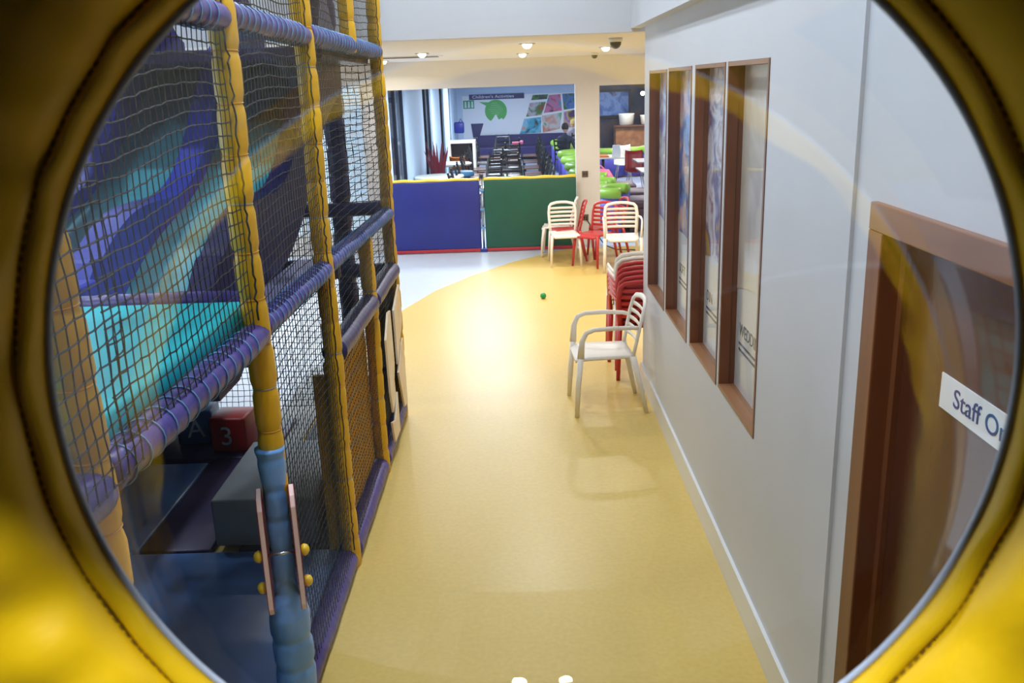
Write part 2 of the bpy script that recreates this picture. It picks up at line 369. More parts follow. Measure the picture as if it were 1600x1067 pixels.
# poster recesses
pics = [picture('poster_print_blue', [(84, 70, 150), (150, 140, 205), (236, 236, 246), (96, 84, 160)], 3.0, 1),
        picture('poster_print_children', [(60, 54, 90), (100, 140, 214), (236, 190, 180), (246, 246, 250)], 6, 2),
        picture('poster_print_table', [(224, 180, 86), (110, 100, 150), (240, 232, 240), (150, 84, 84)], 5, 3),
        picture('poster_print_wedding', [(232, 222, 206), (244, 238, 228), (236, 222, 206), (206, 190, 176)], 2, 4)]
ptxt = [None, 'SOFT', 'DIN', 'WEDDING']
pw = ['with a blue and lilac picture, farthest from the door', 'with a colourful picture and the word SOFT', 'with a golden picture and the letters DIN', 'with a pale picture and the word WEDDING, nearest the door']
for i, (a, b, c, e) in enumerate(OPEN[:4]):
    t = thing('poster_recess', 'wood-lined wall recess poster ' + pw[i], 'poster', (XR, (a+b)/2, c), 'poster recesses in the white wall')
    x0, x1 = XR-.004, XR+.085
    B(x0, x1, b-.02, b-.001, c, e).build('jamb', M['wood'], t); B(x0, x1, a+.001, a+.02, c, e).build('jamb', M['wood'], t)
    B(x0, x1, a+.02, b-.02, c+.001, c+.02).build('sill', M['wood_h'], t); B(x0, x1, a+.02, b-.02, e-.02, e-.001).build('head', M['wood_h'], t)
    B(x1-.012, x1, a+.02, b-.02, c+.02, e-.02).build('poster', M['paper'], t)
    zi = c+.02+(e-c)*.30
    n = 10; top = [(b-.02, e-.02), (a+.02, e-.02)]; low = [(a+.02+(b-a-.04)*j/n, zi-.06+.13*math.sin(j/n*PI*.5+.3*i)) for j in range(n+1)]
    MB().prism(top+low, 0, x1-.014, x1-.0115).build('picture', pics[i], t)
    if ptxt[i]:
        text('lettering', ptxt[i], .085, M['inkg'], t, (x1-.0125, b-.09, c+.30), (0, -1, 0), (0, 0, 1))
        for q in range(2): B(x1-.0135, x1-.0115, a+.12+.1*q, b-.09, c+.25-q*.03, c+.262-q*.03).build('text_line', M['inkg'], t)
    B(XR+.046, XR+.05, a+.02, b-.02, c+.02, e-.02).build('glass', M['pane'], t)

# ================================================================ BUBBLE WINDOW PANEL the camera looks through
PX, PZ, PR = .005, 2.20, .318
bw = thing('bubble_window_panel', 'yellow padded panel with a round clear bubble window filling the foreground', 'padded panel', (PX, .5, 1.6))
def ring_pt(r, y, a): return (PX + r*math.cos(a), y, PZ + r*math.sin(a))
NA = 360
def pucker(a, k): return math.sin(a*19+1.3*math.sin(a*3)+k)*.55 + math.sin(a*33+k*2+math.sin(a*5)*2)*.35 + math.sin(a*8.3+k)*.4
prof_lip = [(.3185, .556, 0), (.3192, .552, .1), (.3202, .547, .3), (.3222, .542, .5), (.3255, .538, .6), (.3290, .5375, .4), (.3315, .541, .1)]
v = []; f = []
for (r, y, k_) in prof_lip:
    for i in range(NA):
        a = 2*PI*i/NA; v.append(ring_pt(r + .0030*k_*pucker(a, 0), y - .0045*k_*pucker(a, .4), a))
for j in range(len(prof_lip)-1):
    for i in range(NA): f.append((j*NA+i, j*NA+(i+1) % NA, (j+1)*NA+(i+1) % NA, (j+1)*NA+i))
lip = MB().add(v, f).build('padded_rim', M['ypanel'], bw, True)
prof = [(.3315, .541, .1), (.3325, .536, .25), (.335, .529, .6), (.340, .521, .9), (.349, .512, 1.1), (.362, .505, 1.1), (.38, .501, .9), (.41, .500, .7), (.46, .503, .6), (.52, .506, .5), (.62, .508, .4), (.75, .51, .3), (.95, .512, .1)]
v = []; f = []
for (r, y, k_) in prof:
    for i in range(NA):
        a = 2*PI*i/NA; rr = r
        p = ring_pt(rr, y - (.0075 if r < .4 else .0045)*k_*pucker(a, 1.0+r*4) - .006*k_*math.sin(a*5+r*9), a)
        v.append((max(-.93, min(.97, p[0])), p[1], max(1.55, min(2.78, p[2]))))
for j in range(len(prof)-1):
    for i in range(NA): f.append((j*NA+i, j*NA+(i+1) % NA, (j+1)*NA+(i+1) % NA, (j+1)*NA+i))
MB().add(v, f).build('padded_panel', M['ypanel'], bw, True)
v = []; f = []
for (r, y) in ((.3185, .556), (.36, .556), (.5, .556), (.95, .556)):
    for i in range(90):
        a = 2*PI*i/90; p = ring_pt(r, y, a); v.append((max(-.93, min(.97, p[0])), p[1], max(1.55, min(2.78, p[2]))))
for j in range(3):
    for i in range(90): f.append((j*90+i, j*90+(i+1) % 90, (j+1)*90+(i+1) % 90, (j+1)*90+i))
MB().add(v, f).build('panel_backing', M['yvin'], bw, True)
# stitching along the seam
st = MB()
for i in range(0, 300):
    a0 = 2*PI*i/300; a1 = a0 + 2*PI/300*.62
    q = [ring_pt(.3300, .5385, a0), ring_pt(.3300, .5385, a1), ring_pt(.3312, .5385, a1), ring_pt(.3312, .5385, a0)]
    st.add(q + [(p[0], p[1]-.0008, p[2]) for p in q], [(0, 1, 2, 3), (7, 6, 5, 4), (0, 4, 5, 1), (1, 5, 6, 2), (2, 6, 7, 3), (3, 7, 4, 0)])
tag(st.build('stitching', M['thread'], bw), kind='stuff')
# clear dome with flange
DD = .20; RS = (PR*PR+DD*DD)/(2*DD); yc = .552+DD-RS
v = []; f = []; NR = 40; NB = 160
amax = math.asin(min(1, PR/RS))
for j in range(1, NR+1):
    th = amax*j/NR
    for i in range(NB):
        a = 2*PI*i/NB; v.append(ring_pt(RS*math.sin(th), yc+RS*math.cos(th), a))
v.append((PX, yc+RS, PZ))
for j in range(NR-1):
    for i in range(NB): f.append((j*NB+i, j*NB+(i+1) % NB, (j+1)*NB+(i+1) % NB, (j+1)*NB+i))
for i in range(NB): f.append((len(v)-1, (i+1) % NB, i))
MB().add(v, f).build('clear_dome', M['dome'], bw, True)
fl = MB(); pts = [ring_pt(PR-.0005, .553, 2*PI*i/160) for i in range(161)]
fl.tube(pts, .0026, 6, cap=False).build('dome_flange', M['rimclear'], bw, True)
# crawl box around the viewer; unseen pads shaped to block light and reflections
bx = thing('crawl_bridge', 'dark padded crawl box behind the bubble panel, unseen pads shaped to block light', 'play structure', (0, -.2, 1.5))
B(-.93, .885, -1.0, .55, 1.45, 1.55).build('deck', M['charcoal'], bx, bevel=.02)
B(-1.0, .84, .20, .60, 2.78, 2.86).build('shading_roof_pad', M['charcoal'], bx, bevel=.02)  # edge placed to keep the upper panel in shade
B(-1.0, -.94, -1.0, .56, 1.55, 3.7).build('shading_side_pad', M['charcoal'], bx, bevel=.02)  # tall dark sides, added so the dome reflects little light
B(.83, .885, -1.0, .56, 1.55, 3.7).build('shading_side_pad', M['charcoal'], bx, bevel=.02)
B(-.94, .885, -1.06, -1.0, 1.45, 3.7).build('end_pad', M['charcoal'], bx, bevel=.02)  # unseen end, added to keep stray light off the panel

# ================================================================ PLAY FRAME
pf = thing('climbing_structure', 'tall netted soft play frame with yellow padded posts beside the corridor', 'play frame', (XL, 3.0, 0))
def padded_post(x, y, z0, z1, r, m, pitch=.155, n=14, seed=0):
    mb = MB(); k = max(1, round((z1-z0)/pitch)); L = (z1-z0)/k; v = []; f = []; rows = []
    for i in range(k):
        for q in (0, .06, .18, .36, .6, .8, .94): rows.append((z0+L*(i+q), q, i))
    rows.append((z1, 0, k))
    for (z, q, i) in rows:
        dd = min(q, 1-q); base = r*(1 - .16*math.exp(-(dd*L/.014)**2))
        ox = .004*math.sin(z*5+seed); oy = .004*math.cos(z*4+seed*2)
        for j in range(n):
            a = 2*PI*j/n; rr = base*(1+.022*math.sin(a*4+i*1.7+seed)*(1 if dd < .2 else .5))
            v.append((x+ox+rr*math.cos(a), y+oy+rr*math.sin(a), z))
    kk = len(rows)
    for i in range(kk-1):
        for j in range(n): f.append((i*n+j, i*n+(j+1) % n, (i+1)*n+(j+1) % n, (i+1)*n+j))
    f.append(tuple(range(n))[::-1]); f.append(tuple((kk-1)*n+j for j in range(n)))
    return mb.add(v, f), [z0+L*i for i in range(1, k)]
def torus_mesh(name, R, r, m, n=18):
    mb = MB(); mb.tube([(R*math.cos(2*PI*i/n), R*math.sin(2*PI*i/n), 0) for i in range(n+1)], r, 4, cap=False)
    o = mb.build(name, m, None, True); me = o.data; bpy.data.objects.remove(o); return me
tie_post = torus_mesh('cable_tie', .0415, .0026, M['tieY']); tie_beam = torus_mesh('cable_tie', .051, .0024, M['tieB']); tie_grey = torus_mesh('cable_tie', .0405, .0028, M['tieG'])
def put(me, name, parent, loc, rot=(0, 0, 0)):
    o = bpy.data.objects.new(name, me); C.objects.link(o); o.location = loc; o.rotation_euler = rot
    adopt(o, parent); return o
PY = [1.73, 3.0, 4.15, 5.3, 6.32]
posts = []
for i, y in enumerate(PY):
    spans = [(0, 4.0)] if i != 3 else [(0, 1.56), (2.6, 4.0)]
    if i == 1: spans = [(.9, 4.0)]
    for (a, b) in spans:
        mb, ties = padded_post(XL, y, a, b, .049 if i == 0 else .047, M['yvin'], .165, 16, i)
        p = mb.build('post', M['yvin'], pf, True); posts.append(p)
        for j, z in enumerate(ties):
            if z < 3.0:
                c = put(tie_grey if (i >= 1 and j % 4 == 2) else tie_post, 'cable_tie', p, (XL+.004*math.sin(z*5+i), y+.004*math.cos(z*4+i*2), z), (.06*math.sin(j*3), .05*math.cos(j*5), j)); c.scale = (1.05 if i == 0 else 1,)*3
                c.matrix_parent_inverse = Matrix.Identity(4)
for (x, y, r) in ((-2.5, 1.85, .05), (-2.5, 4.15, .05), (-1.32, 6.6, .075), (-2.5, 6.32, .05)):
    mb, _ = padded_post(x, y, 0, 4.0, r, M['navy'], .2, 12, x)
    mb.build('inner_post', M['navy'], pf, True)
def beam(p0, p1, r, m, name='beam', wr=.03, ties=0, seed=0):
    p0, p1 = Vector(p0), Vector(p1); L = (p1-p0).length; k = max(2, int(L/.03)); pts = []; rs = []
    for i in range(k+1):
        t = i/k; s = t*L
        pts.append(p0.lerp(p1, t) + Vector((0, 0, .003*math.sin(s*9+seed)))); rs.append(r*(1 + wr*math.sin(s*2*PI/.075) + .02*math.sin(s*17+seed)))
    o = MB().tube(pts, rs, 14).build(name, m, pf, True)
    if ties:
        dv = (p1-p0).normalized(); q = dv.to_track_quat('Z', 'Y').to_euler()
        nT = int(L/ties)
        for i in range(1, nT):
            c = put(tie_beam, 'cable_tie', o, p0 + dv*(i*ties), (q.x+.05*math.sin(i*2.1), q.y+.05*math.cos(i*3.3), q.z)); c.matrix_parent_inverse = Matrix.Identity(4)
            c.scale = (r/.049,)*3
    return o
beam((XL, .62, 1.60), (XL+.01, 1.72, 1.60), .056, M['purple'], seed=1, ties=.085)
beam((XL, 1.77, 1.60), (XL, 2.985, 1.585), .050, M['purple'], seed=2, ties=.082)
beam((XL, 3.02, 1.60), (XL, 4.13, 1.585), .045, M['purple'], seed=3, ties=.06)
beam((XL, 4.17, 1.595), (XL, 6.30, 1.55), .045, M['purple'], seed=4, ties=.06)
for i in range(4):
    y0 = [.62, 1.87, 3.02, 4.17][i]; y1 = [1.83, 2.98, 4.13, 6.3][i]
    beam((XL, y0, 2.645), (XL, y1, 2.635), .047, M['purple'], seed=5+i, ties=.075 if i else 0)
    beam((XL, y0, 3.70), (XL, y1, 3.70), .047, M['purple'], seed=9+i)
beam((XL, 4.19, 1.155), (XL, 5.27, 1.14), .062, M['navy'], seed=21); beam((XL, 5.33, 1.14), (XL, 6.29, 1.14), .062, M['navy'], seed=22)
beam((XL-.015, 3.02, .055), (XL-.015, 4.10, .055), .058, M['purple'], 'floor_beam', seed=31); beam((XL-.015, 4.20, .06), (XL-.015, 5.26, .06), .062, M['purple'], 'floor_beam', seed=32)
beam((XL-.015, 5.35, .07), (XL-.015, 6.28, .08), .062, M['purple'], 'floor_beam', seed=33)
for z in (1.58, 2.64): beam((XL-.05, 6.32, z), (-2.45, 6.32, z), .05, M['navy'], seed=z)
beam((XL-.05, 4.72, 1.47), (-2.45, 4.72, 1.47), .055, M['navy'], seed=41)
beam((XL-.05, 6.32, 1.14), (-2.45, 6.32, 1.14), .05, M['navy'], seed=42)
beam((XL-.06, 3.16, 1.66), (-2.45, 3.16, 1.66), .05, M['purple'], seed=43)
beam((-2.5, 1.85, 1.6), (-2.5, 6.3, 1.6), .05, M['navy'], seed=44); beam((-2.5, 1.85, 2.64), (-2.5, 6.3, 2.64), .05, M['navy'], seed=45)
# decks
B(-2.44, XL-.055, .62, 3.10, 1.585, 1.685).build('deck_pad', M['turq'], pf, bevel=.018, seg=3, smooth=True)
B(-1.20, XL-.05, 3.22, 4.66, 1.50, 1.54).build('deck_pad', M['lav'], pf, bevel=.01)
B(-2.44, XL-.05, 4.78, 6.27, 2.56, 2.62).build('upper_deck', M['navy'], pf, bevel=.01)
B(-2.5, XL-.05, 1.9, 6.3, 3.66, 3.74).build('shading_roof_deck', M['navy'], pf, bevel=.01)  # unseen deck added overhead to shade the frame interior
# netting
def net(y0, y1, z0, z1, x, cell, r, seed, knots=False, slope=0.0, axis='y'):
    nu = max(2, round((y1-y0)/cell)); nv = max(2, round((z1-z0)/cell)); mb = MB()
    P = []
    for j in range(nv+1):
        row = []
        for i in range(nu+1):
            u = i/nu; t = j/nv
            yy = y0+(y1-y0)*u + .006*math.sin(j*.7+seed) + (hsh(i*7+j*13+seed)-.5)*.006
            zz = z0+(z1-z0)*t + (slope*(u-.5) + .012*math.sin(u*PI*2+seed+t*5))*min(1, 6*t*(1-t)+.0) + (hsh(i*3+j*31+seed)-.5)*.006
            xx = x + .012*math.sin(u*PI)*math.sin(t*9+seed)
            row.append((xx, yy, zz) if axis == 'y' else (yy, xx, zz))
        P.append(row)
    def strand(pts, lat):
        v = []; f = []
        for p in pts:
            v += [(p[0]+(r if axis == 'y' else 0), p[1]+(0 if axis == 'y' else r), p[2]), (p[0]-lat[0]*r, p[1]-lat[1]*r, p[2]-lat[2]*r), (p[0]+lat[0]*r, p[1]+lat[1]*r, p[2]+lat[2]*r)]
        for i in range(len(pts)-1):
            for k in range(3): f.append((i*3+k, i*3+(k+1) % 3, (i+1)*3+(k+1) % 3, (i+1)*3+k))
        mb.add(v, f)
    for j in range(nv+1): strand(P[j], (0, 0, 1))
    for i in range(nu+1): strand([P[j][i] for j in range(nv+1)], (0, 1, 0) if axis == 'y' else (1, 0, 0))
    if knots:
        for row in P:
            for p in row:
                q = r*1.9; mb.add([(p[0]+q, p[1], p[2]), (p[0]-q, p[1], p[2]), (p[0], p[1]+q, p[2]), (p[0], p[1]-q, p[2]), (p[0], p[1], p[2]+q), (p[0], p[1], p[2]-q)],
                                  [(0, 2, 4), (2, 1, 4), (1, 3, 4), (3, 0, 4), (2, 0, 5), (1, 2, 5), (3, 1, 5), (0, 3, 5)])
    return tag(mb.build('netting', M['black'], pf), kind='stuff')
NX = -.912
net(.66, 1.86, 1.61, 3.7, NX+.037, .040, .0024, 1, True, .03)
net(1.86, 2.90, 1.61, 3.7, NX, .040, .0024, 2, True, .05)
net(3.06, 4.05, .09, 3.7, NX, .040, .0025, 3, False, .05)
net(4.2, 6.24, .09, 3.7, NX, .040, .0024, 4, False, .05)
net(-2.45, -.98, .1, 2.6, 6.36, .045, .0024, 5, False, .0, 'x')
# lacing cords down the posts
for i, y in ((1, 3.0), (2, 4.15), (4, 6.32)):
    for (z0, z1) in ([(1.65, 3.6)] if i < 2 else [(.12, 3.6)]):
        pts = []; k = int((z1-z0)/.02)
        for j in range(k+1):
            pts.append((NX+.004+.006*hsh(j+i*50), y-.078+.030*hsh(j*5+i*3)+.006*(j % 2), z0+(z1-z0)*j/k))
        MB().tube(pts, .0034, 4).build('lacing_cord', M['black'], pf)
# amber panels and tile board behind the net
B(-1.0, -.975, 4.2, 5.26, .12, 1.10).build('amber_panel', M['amber'], pf, bevel=.006)
B(-1.07, -.98, 4.23, 4.27, .0, 1.02).build('amber_panel', M['amber'], pf, bevel=.006)
board = B(-.985, -.965, 5.33, 6.29, .12, 1.08).build('game_board', M['charcoal'], pf, bevel=.004)
for poly in ([(5.42, .86), (5.58, 1.0), (5.68, .99), (5.70, .62), (5.64, .52), (5.66, .40), (5.50, .34), (5.44, .5)], [(5.84, .95), (6.16, 1.06), (6.2, .78), (6.02, .68), (5.86, .56)],
             [(5.86, .50), (6.0, .58), (6.08, .64), (6.18, .66), (6.2, .16), (6.04, .18)], [(5.42, .30), (5.56, .26), (5.74, .40), (5.74, .12), (5.5, .02+.11)]):
    t = MB().prism(poly, 0, -.885, -.872).build('tile', M['tile'], board); t.matrix_parent_inverse = Matrix.Identity(4)
B(-.968, -.885, 5.6, 5.62, .6, .62).build('tile_fixing', M['charcoal'], board).matrix_parent_inverse = Matrix.Identity(4)

# gate post with latch boards
gp = thing('gate_post', 'light blue padded gate post with red latch boards at the entrance', 'gate post', (XL, 3.0, 0))
v = []; f = []; n = 18; rows = []
for q in range(117):
    z = 1.16*q/116; r = .043 + .034*max(0, min(1, (.57-z)/.07)); 
    if z > 1.0: r += .012*(z-1.0)/.16
    dd = (z % .125)/.125; r *= 1 - .09*math.exp(-(min(dd, 1-dd)*.125/.016)**2)
    rows.append((z, r))
mb = MB()
for (z, r) in rows:
    for j in range(n):
        a = 2*PI*j/n; rr = r*(1+.02*math.sin(3*a+z*25)); v.append((XL+rr*math.cos(a), 3.0-.012+rr*math.sin(a), z))
for i in range(len(rows)-1):
    for j in range(n): f.append((i*n+j, i*n+(j+1) % n, (i+1)*n+(j+1) % n, (i+1)*n+j))
f.append(tuple(range(n))[::-1]); f.append(tuple((len(rows)-1)*n+j for j in range(n)))
mb.add(v, f).build('padded_sleeve', M['lblue'], gp, True)
LA = math.radians(16)
def lrot(dx, dy): return (XL + dx*math.cos(LA) - dy*math.sin(LA), 2.99 + dx*math.sin(LA) + dy*math.cos(LA))
for s, x in ((-1, -.058), (1, .058)):
    # flat boards either side of the post, their edges turned towards the entrance
    poly = [(-.13, .555), (-.155, .59), (-.125, .97), (-.10, 1.005), (.00, 1.005), (.03, .97), (.03, .59), (.0, .555)]
    def slab(x0, x1, m, par, bev):
        mb = MB().prism(poly, 0, x0, x1); mb.v = [(*lrot(p[0], p[1]), p[2]) for p in mb.v]
        return mb.build('latch_board' if par is gp else 'board_face', m, par, bevel=bev)
    b = slab(x-.0085, x+.0085, M['pinkedge'], gp, .002)
    for xx in (x-.0105, x+.0085): slab(xx, xx+.002, M['redboard'], b, 0).matrix_parent_inverse = Matrix.Identity(4)
    for (y, z) in ((-.115, .79), (-.11, .66)):
        o = MB().lathe([(.001, 0), (.018, .002), (.023, .012), (.018, .024), (.008, .03), (.001, .031)], 14).build('knob', M['knob'], None, True)
        o.rotation_euler = (0, s*PI/2, LA); px, py = lrot(x+s*.0105, y); o.location = (px, py, z); adopt(o, gp)
MB().tube([(*lrot(-.058, -.115), .79), (*lrot(.058, -.115), .79)], .006, 8).build('latch_rod', M['steel'], gp, True)

# ================================================================ WAVE SLIDE
sl = thing('wave_slide', 'blue and turquoise wavy slide behind the turquoise deck inside the play frame', 'slide', (-1.75, 5, 0))
def bedz(y): # rises away from the viewer
    t = max(0, min(1, (y-3.55)/2.7)); return 1.52 + 1.16*(t**1.15) + .05*math.sin(t*PI*3.2)
def lane(x0, x1):
    mb = MB(); k = 48; v = []; f = []
    for i in range(k+1):
        y = 3.35+3.0*i/k; z = bedz(y)
        v += [(x0, y, z), (x1, y, z), (x1, y, z-.05), (x0, y, z-.05)]
    for i in range(k):
        for j in range(4): f.append((i*4+j, i*4+(j+1) % 4, (i+1)*4+(j+1) % 4, (i+1)*4+j))
    f += [(0, 1, 2, 3), tuple(k*4+j for j in (3, 2, 1, 0))]
    return mb.add(v, f).build('lane', M['turq2'], sl)
def wallp(x0, x1, m, lowz=-.06, hump=.3):
    k = 60; top = []; bot = []
    for i in range(k+1):
        y = 3.28+3.1*i/k; t = (y-3.28)/3.1
        h = .17 + .09*math.sin(t*PI*3.2+.4) + hump*math.exp(-((y-6.0)/.17)**2)
        if i < 4: h -= .12*(1-i/4)
        top.append((y, bedz(y)+h)); bot.append((y, bedz(y)+lowz))
    mb = MB(); mb.prism(top+bot[::-1], 0, x0, x1)
    return mb.build('lane_wall', m, sl, bevel=0)
lane(-2.25, -1.83); lane(-1.70, -1.30)
wallp(-2.38, -2.25, M['blue']); wallp(-1.83, -1.70, M['blue']); wallp(-1.30, -1.20, M['navy'], -.28)
B(-2.38, -1.20, 3.28, 3.36, 1.30, 1.62).build('end_pad', M['turq2'], sl, bevel=.01)
B(-1.86, -1.66, 3.26, 3.42, 1.30, 1.72).build('end_pad', M['blue'], sl, bevel=.02)

# ================================================================ UNDER THE DECK: mats, cubes, block
def mat_pad(name, label, x0, x1, y0, y1, h, m, group='floor mats under the play frame'):
    o = B(x0, x1, y0, y1, .001, h).build(name, m, None, True, bevel=.012); return tag(o, label, 'mat', group)
mat_pad('floor_mat', 'large blue floor mat at the play frame entrance', -2.45, -.99, .9, 4.25, .045, M['matblue'])
mat_pad('floor_mat', 'steel blue square floor mat left of the purple strip', -2.62, -2.12, 4.27, 5.45, .045, M['matblue2'])
mat_pad('floor_mat', 'dark purple floor mat strip beside the grey block', -2.11, -1.72, 4.27, 5.5, .045, M['matpurple'])
mat_pad('floor_mat', 'dark purple floor mat in front of the foam cubes', -2.9, -1.72, 5.52, 6.25, .045, M['matpurple'])
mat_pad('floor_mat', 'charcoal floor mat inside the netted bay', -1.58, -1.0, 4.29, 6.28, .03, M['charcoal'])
mat_pad('floor_mat', 'grey floor mat strip at the edge of the pale floor', -1.90, -1.60, 5.2, 7.6, .02, M['grey'])
blk = B(-1.70, -1.14, 4.3, 5.12, .046, .32).build('foam_block', M['grey'], None, True, bevel=.012)
tag(blk, 'big grey foam block step beside the gate post', 'foam block')
def cube(x, y, s, rz, m, ch, label):
    t = thing('foam_cube', label, 'foam cube', (x, y, .046), 'soft lettered cubes')
    t.rotation_euler = (0, 0, rz); bpy.context.view_layer.update()
    o = B(-s/2, s/2, -s/2, s/2, 0, s).build('cube_body', m, None, True, bevel=.02, seg=3); o.parent = t
    x_ = text('letter', ch, s*.75, M['inkw'], None, (-s*.22, -s/2-.001, s*.24), (1, 0, 0), (0, 0, 1)); x_.parent = t
    return t
cube(-2.02, 5.72, .25, -.05, M['red'], '3', 'red foam cube with a white 3')
cube(-2.32, 5.88, .25, .1, M['matblue2'], 'A', 'blue foam cube with a white A')
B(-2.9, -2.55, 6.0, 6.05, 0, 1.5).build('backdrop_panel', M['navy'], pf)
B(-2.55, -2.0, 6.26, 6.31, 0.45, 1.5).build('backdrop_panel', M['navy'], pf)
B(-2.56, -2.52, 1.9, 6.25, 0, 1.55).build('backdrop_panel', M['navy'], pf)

# ================================================================ CHAIRS
def chair(name, m, arms):
    t = thing(name, '', 'chair')
    k = 10; v = []; f = []
    for j in range(k+1):          # seat: rounded, slightly dished
        yy = -.20+.43*j/k
        wd = .215 - .02*(1-j/k) - (.05 if j == k else .012 if j == k-1 else 0)
        for i in range(9):
            u = -1+2*i/8; z = .445 - .012*(1-u*u)*math.sin(PI*min(1, (yy+.2)/.3)) - .025*max(0, (yy-.14)/.09)**2
            v.append((wd*u, yy, z))
    nb = len(v); v += [(a, b, c-.022) for (a, b, c) in v]
    for j in range(k):
        for i in range(8):
            q = j*9+i; f += [(q, q+1, q+10, q+9), (nb+q, nb+q+9, nb+q+10, nb+q+1)]
    rim = [i for i in range(9)] + [j*9+8 for j in range(1, k+1)] + [k*9+i for i in range(7, -1, -1)] + [j*9 for j in range(k-1, 0, -1)]
    for a, b in zip(rim, rim[1:]+rim[:1]): f.append((a, nb+a, nb+b, b))
    MB().add(v, f).build('seat', m, t, True)
    for s in (-1, 1):
        if arms:
            pts = [(s*.245, .235, 0), (s*.235, .22, .25), (s*.232, .20, .45), (s*.24, .19, .58), (s*.245, .16, .645), (s*.247, .10, .668), (s*.245, -.05, .672), (s*.23, -.19, .665), (s*.215, -.235, .655)]
            MB().tube(pts[:3], [.017, .021, .022], 8).build('leg', m, t, True)
            MB().tube(pts[2:], [.021, .017, .015, .014, .014, .013, .012], 8, squash=(.8, 1.25)).build('arm', m, t, True)
        else:
            MB().tube([(s*.235, .235, 0), (s*.222, .215, .25), (s*.205, .19, .44)], [.016, .021, .024], 8).build('leg', m, t, True)
        MB().tube([(s*.225, -.29, 0), (s*.212, -.235, .25), (s*.20, -.19, .44)], [.016, .021, .024], 8).build('leg', m, t, True)
    def by(z): return -.19 - .22*(z-.44)
    pts = []
    for (x, z) in ((-.195, .42), (-.205, .55), (-.213, .70), (-.20, .785), (-.17, .815), (-.08, .832), (0, .835), (.08, .832), (.17, .815), (.20, .785), (.213, .70), (.205, .55), (.195, .42)):
        pts.append((x, by(z) - .03*(1-(x/.21)**2), z))
    br = MB().tube(pts, .017, 8, squash=(1.25, .8)).build('backrest', m, t, True)
    for q in range(5):
        z = .53+q*.056; P = [(x, by(z)-.03*(1-(x/.21)**2), z) for x in (-.205, -.12, -.04, .04, .12, .205)]
        MB().tube(P, .0165, 6, squash=(1.05, .38)).build('slat', m, br, True)
    return t
def place(proto, x, y, rz, label, group, z=0.0, first=[set()], tilt=0):
    if id(proto) in first[0]: o = copy_tree(proto)
    else: first[0].add(id(proto)); o = proto
    o.location = (x, y, z); o.rotation_euler = (tilt, 0, rz); o['label'] = label; o['group'] = group
    return o
cw = chair('armchair', M['wplast'], True); cr = chair('armchair', M['rplast'], True)
sw = chair('side_chair', M['wplast'], False); sr = chair('side_chair', M['rplast'], False)
sw.scale = sr.scale = (.87, .95, .97)
# local front is +y ; rz turns it
FZ = .004
place(cw, .60, 6.43, PI/2+.06, 'white plastic armchair standing alone facing the play frame', 'plastic slatted chairs', FZ)
G = 'plastic slatted chairs by the barrier'
place(sw, .60, 11.97, PI+.05, 'white armless plastic chair facing the corridor in front of the pillar', G, FZ)
place(sw, .54, 12.66, PI/2-.1, 'white plastic chair turned sideways against the green barrier', G, FZ)
place(sr, .64, 12.30, PI/2, 'red plastic chair turned sideways behind the white armless chair', G, FZ)
place(sr, 1.0, 11.86, PI-.7, 'red plastic chair angled toward the corridor between two white chairs', G, FZ)
place(sr, 1.22, 12.42, PI/2+.2, 'red plastic chair half hidden behind the white armchair', G, FZ)
place(cw, 1.33, 11.50, PI-.05, 'white plastic armchair facing the corridor right of the red chairs', G, FZ)
names = ['lowest', 'second from the bottom', 'third from the bottom', 'fourth from the bottom', 'fifth from the bottom', 'second from the top', 'topmost']
for i in range(7):
    wh = i >= 5
    place(cw if wh else cr, 1.0, 7.275+.030*i, .02*math.sin(i*2), ('white' if wh else 'red') + ' plastic armchair, ' + names[i] + ' of the stack at the wall end', 'stacked armchairs', FZ+.033*i)
# ball
ball = MB().lathe([(.035*math.sin(PI*i/12)+1e-4, .035-.035*math.cos(PI*i/12)) for i in range(13)], 18).build('play_ball', M['ball'], None, True, loc=(.245, 9.98, .004))
tag(ball, 'small green plastic ball lying on the yellow floor', 'ball')

# ================================================================ BARRIER
def barrier(x0, x1, m, label):
    t = thing('padded_barrier', label, 'barrier', (x0, 13.15, 0), 'padded barrier panels')
    B(x0, x1, 13.10, 13.19, .05, 1.06).build('panel', m, t, True, bevel=.02)
    pts = [(x0+(x1-x0)*i/24, 13.145, 1.066+.006*math.sin(i*.9+x0)) for i in range(25)]
    MB().tube(pts, .03, 8).build('top_trim', M['btop'], t, True)
    B(x0+.01, x1-.01, 13.09, 13.20, .012, .055).build('bottom_trim', M['bred'], t, bevel=.006)
barrier(-1.90, -.575, M['bblue'], 'blue padded barrier panel with yellow top edge')
barrier(-.51, .845, M['bgreen'], 'green padded barrier panel with yellow top edge')
t = thing('barrier_post', 'slim steel barrier post with blue strap between the blue and green panels', 'post', (-.542, 13.14, 0))
MB().tube([(-.542, 13.14, .0), (-.542, 13.14, 1.12)], .016, 10).build('pole', M['steel'], t, True)
MB().tube([(-.542, 13.14, 1.1), (-.542, 13.14, 1.15)], .03, 10).build('cap', M['dplast'], t, True)
B(-.60, -.49, 13.08, 13.2, .0, .05).build('base', M['bblue'], t, bevel=.008)
for z in (.35, .62, .9): B(-.575, -.51, 13.095, 13.105, z, z+.03).build('strap', M['tieB'], t)
for (z, s) in ((1.08, 'upper'), (.44, 'lower')):
    t = thing('wall_socket', s + ' bronze socket plate on the cream pillar', 'socket', (.99, 13.29, z))
    B(.945, 1.035, 13.287, 13.30, z-.045, z+.045).build('plate', M['bronze'], t, bevel=.003)
    for xx in (.965, 1.0): B(xx, xx+.016, 13.283, 13.289, z-.02, z+.02).build('switch', M['dplast'], t)
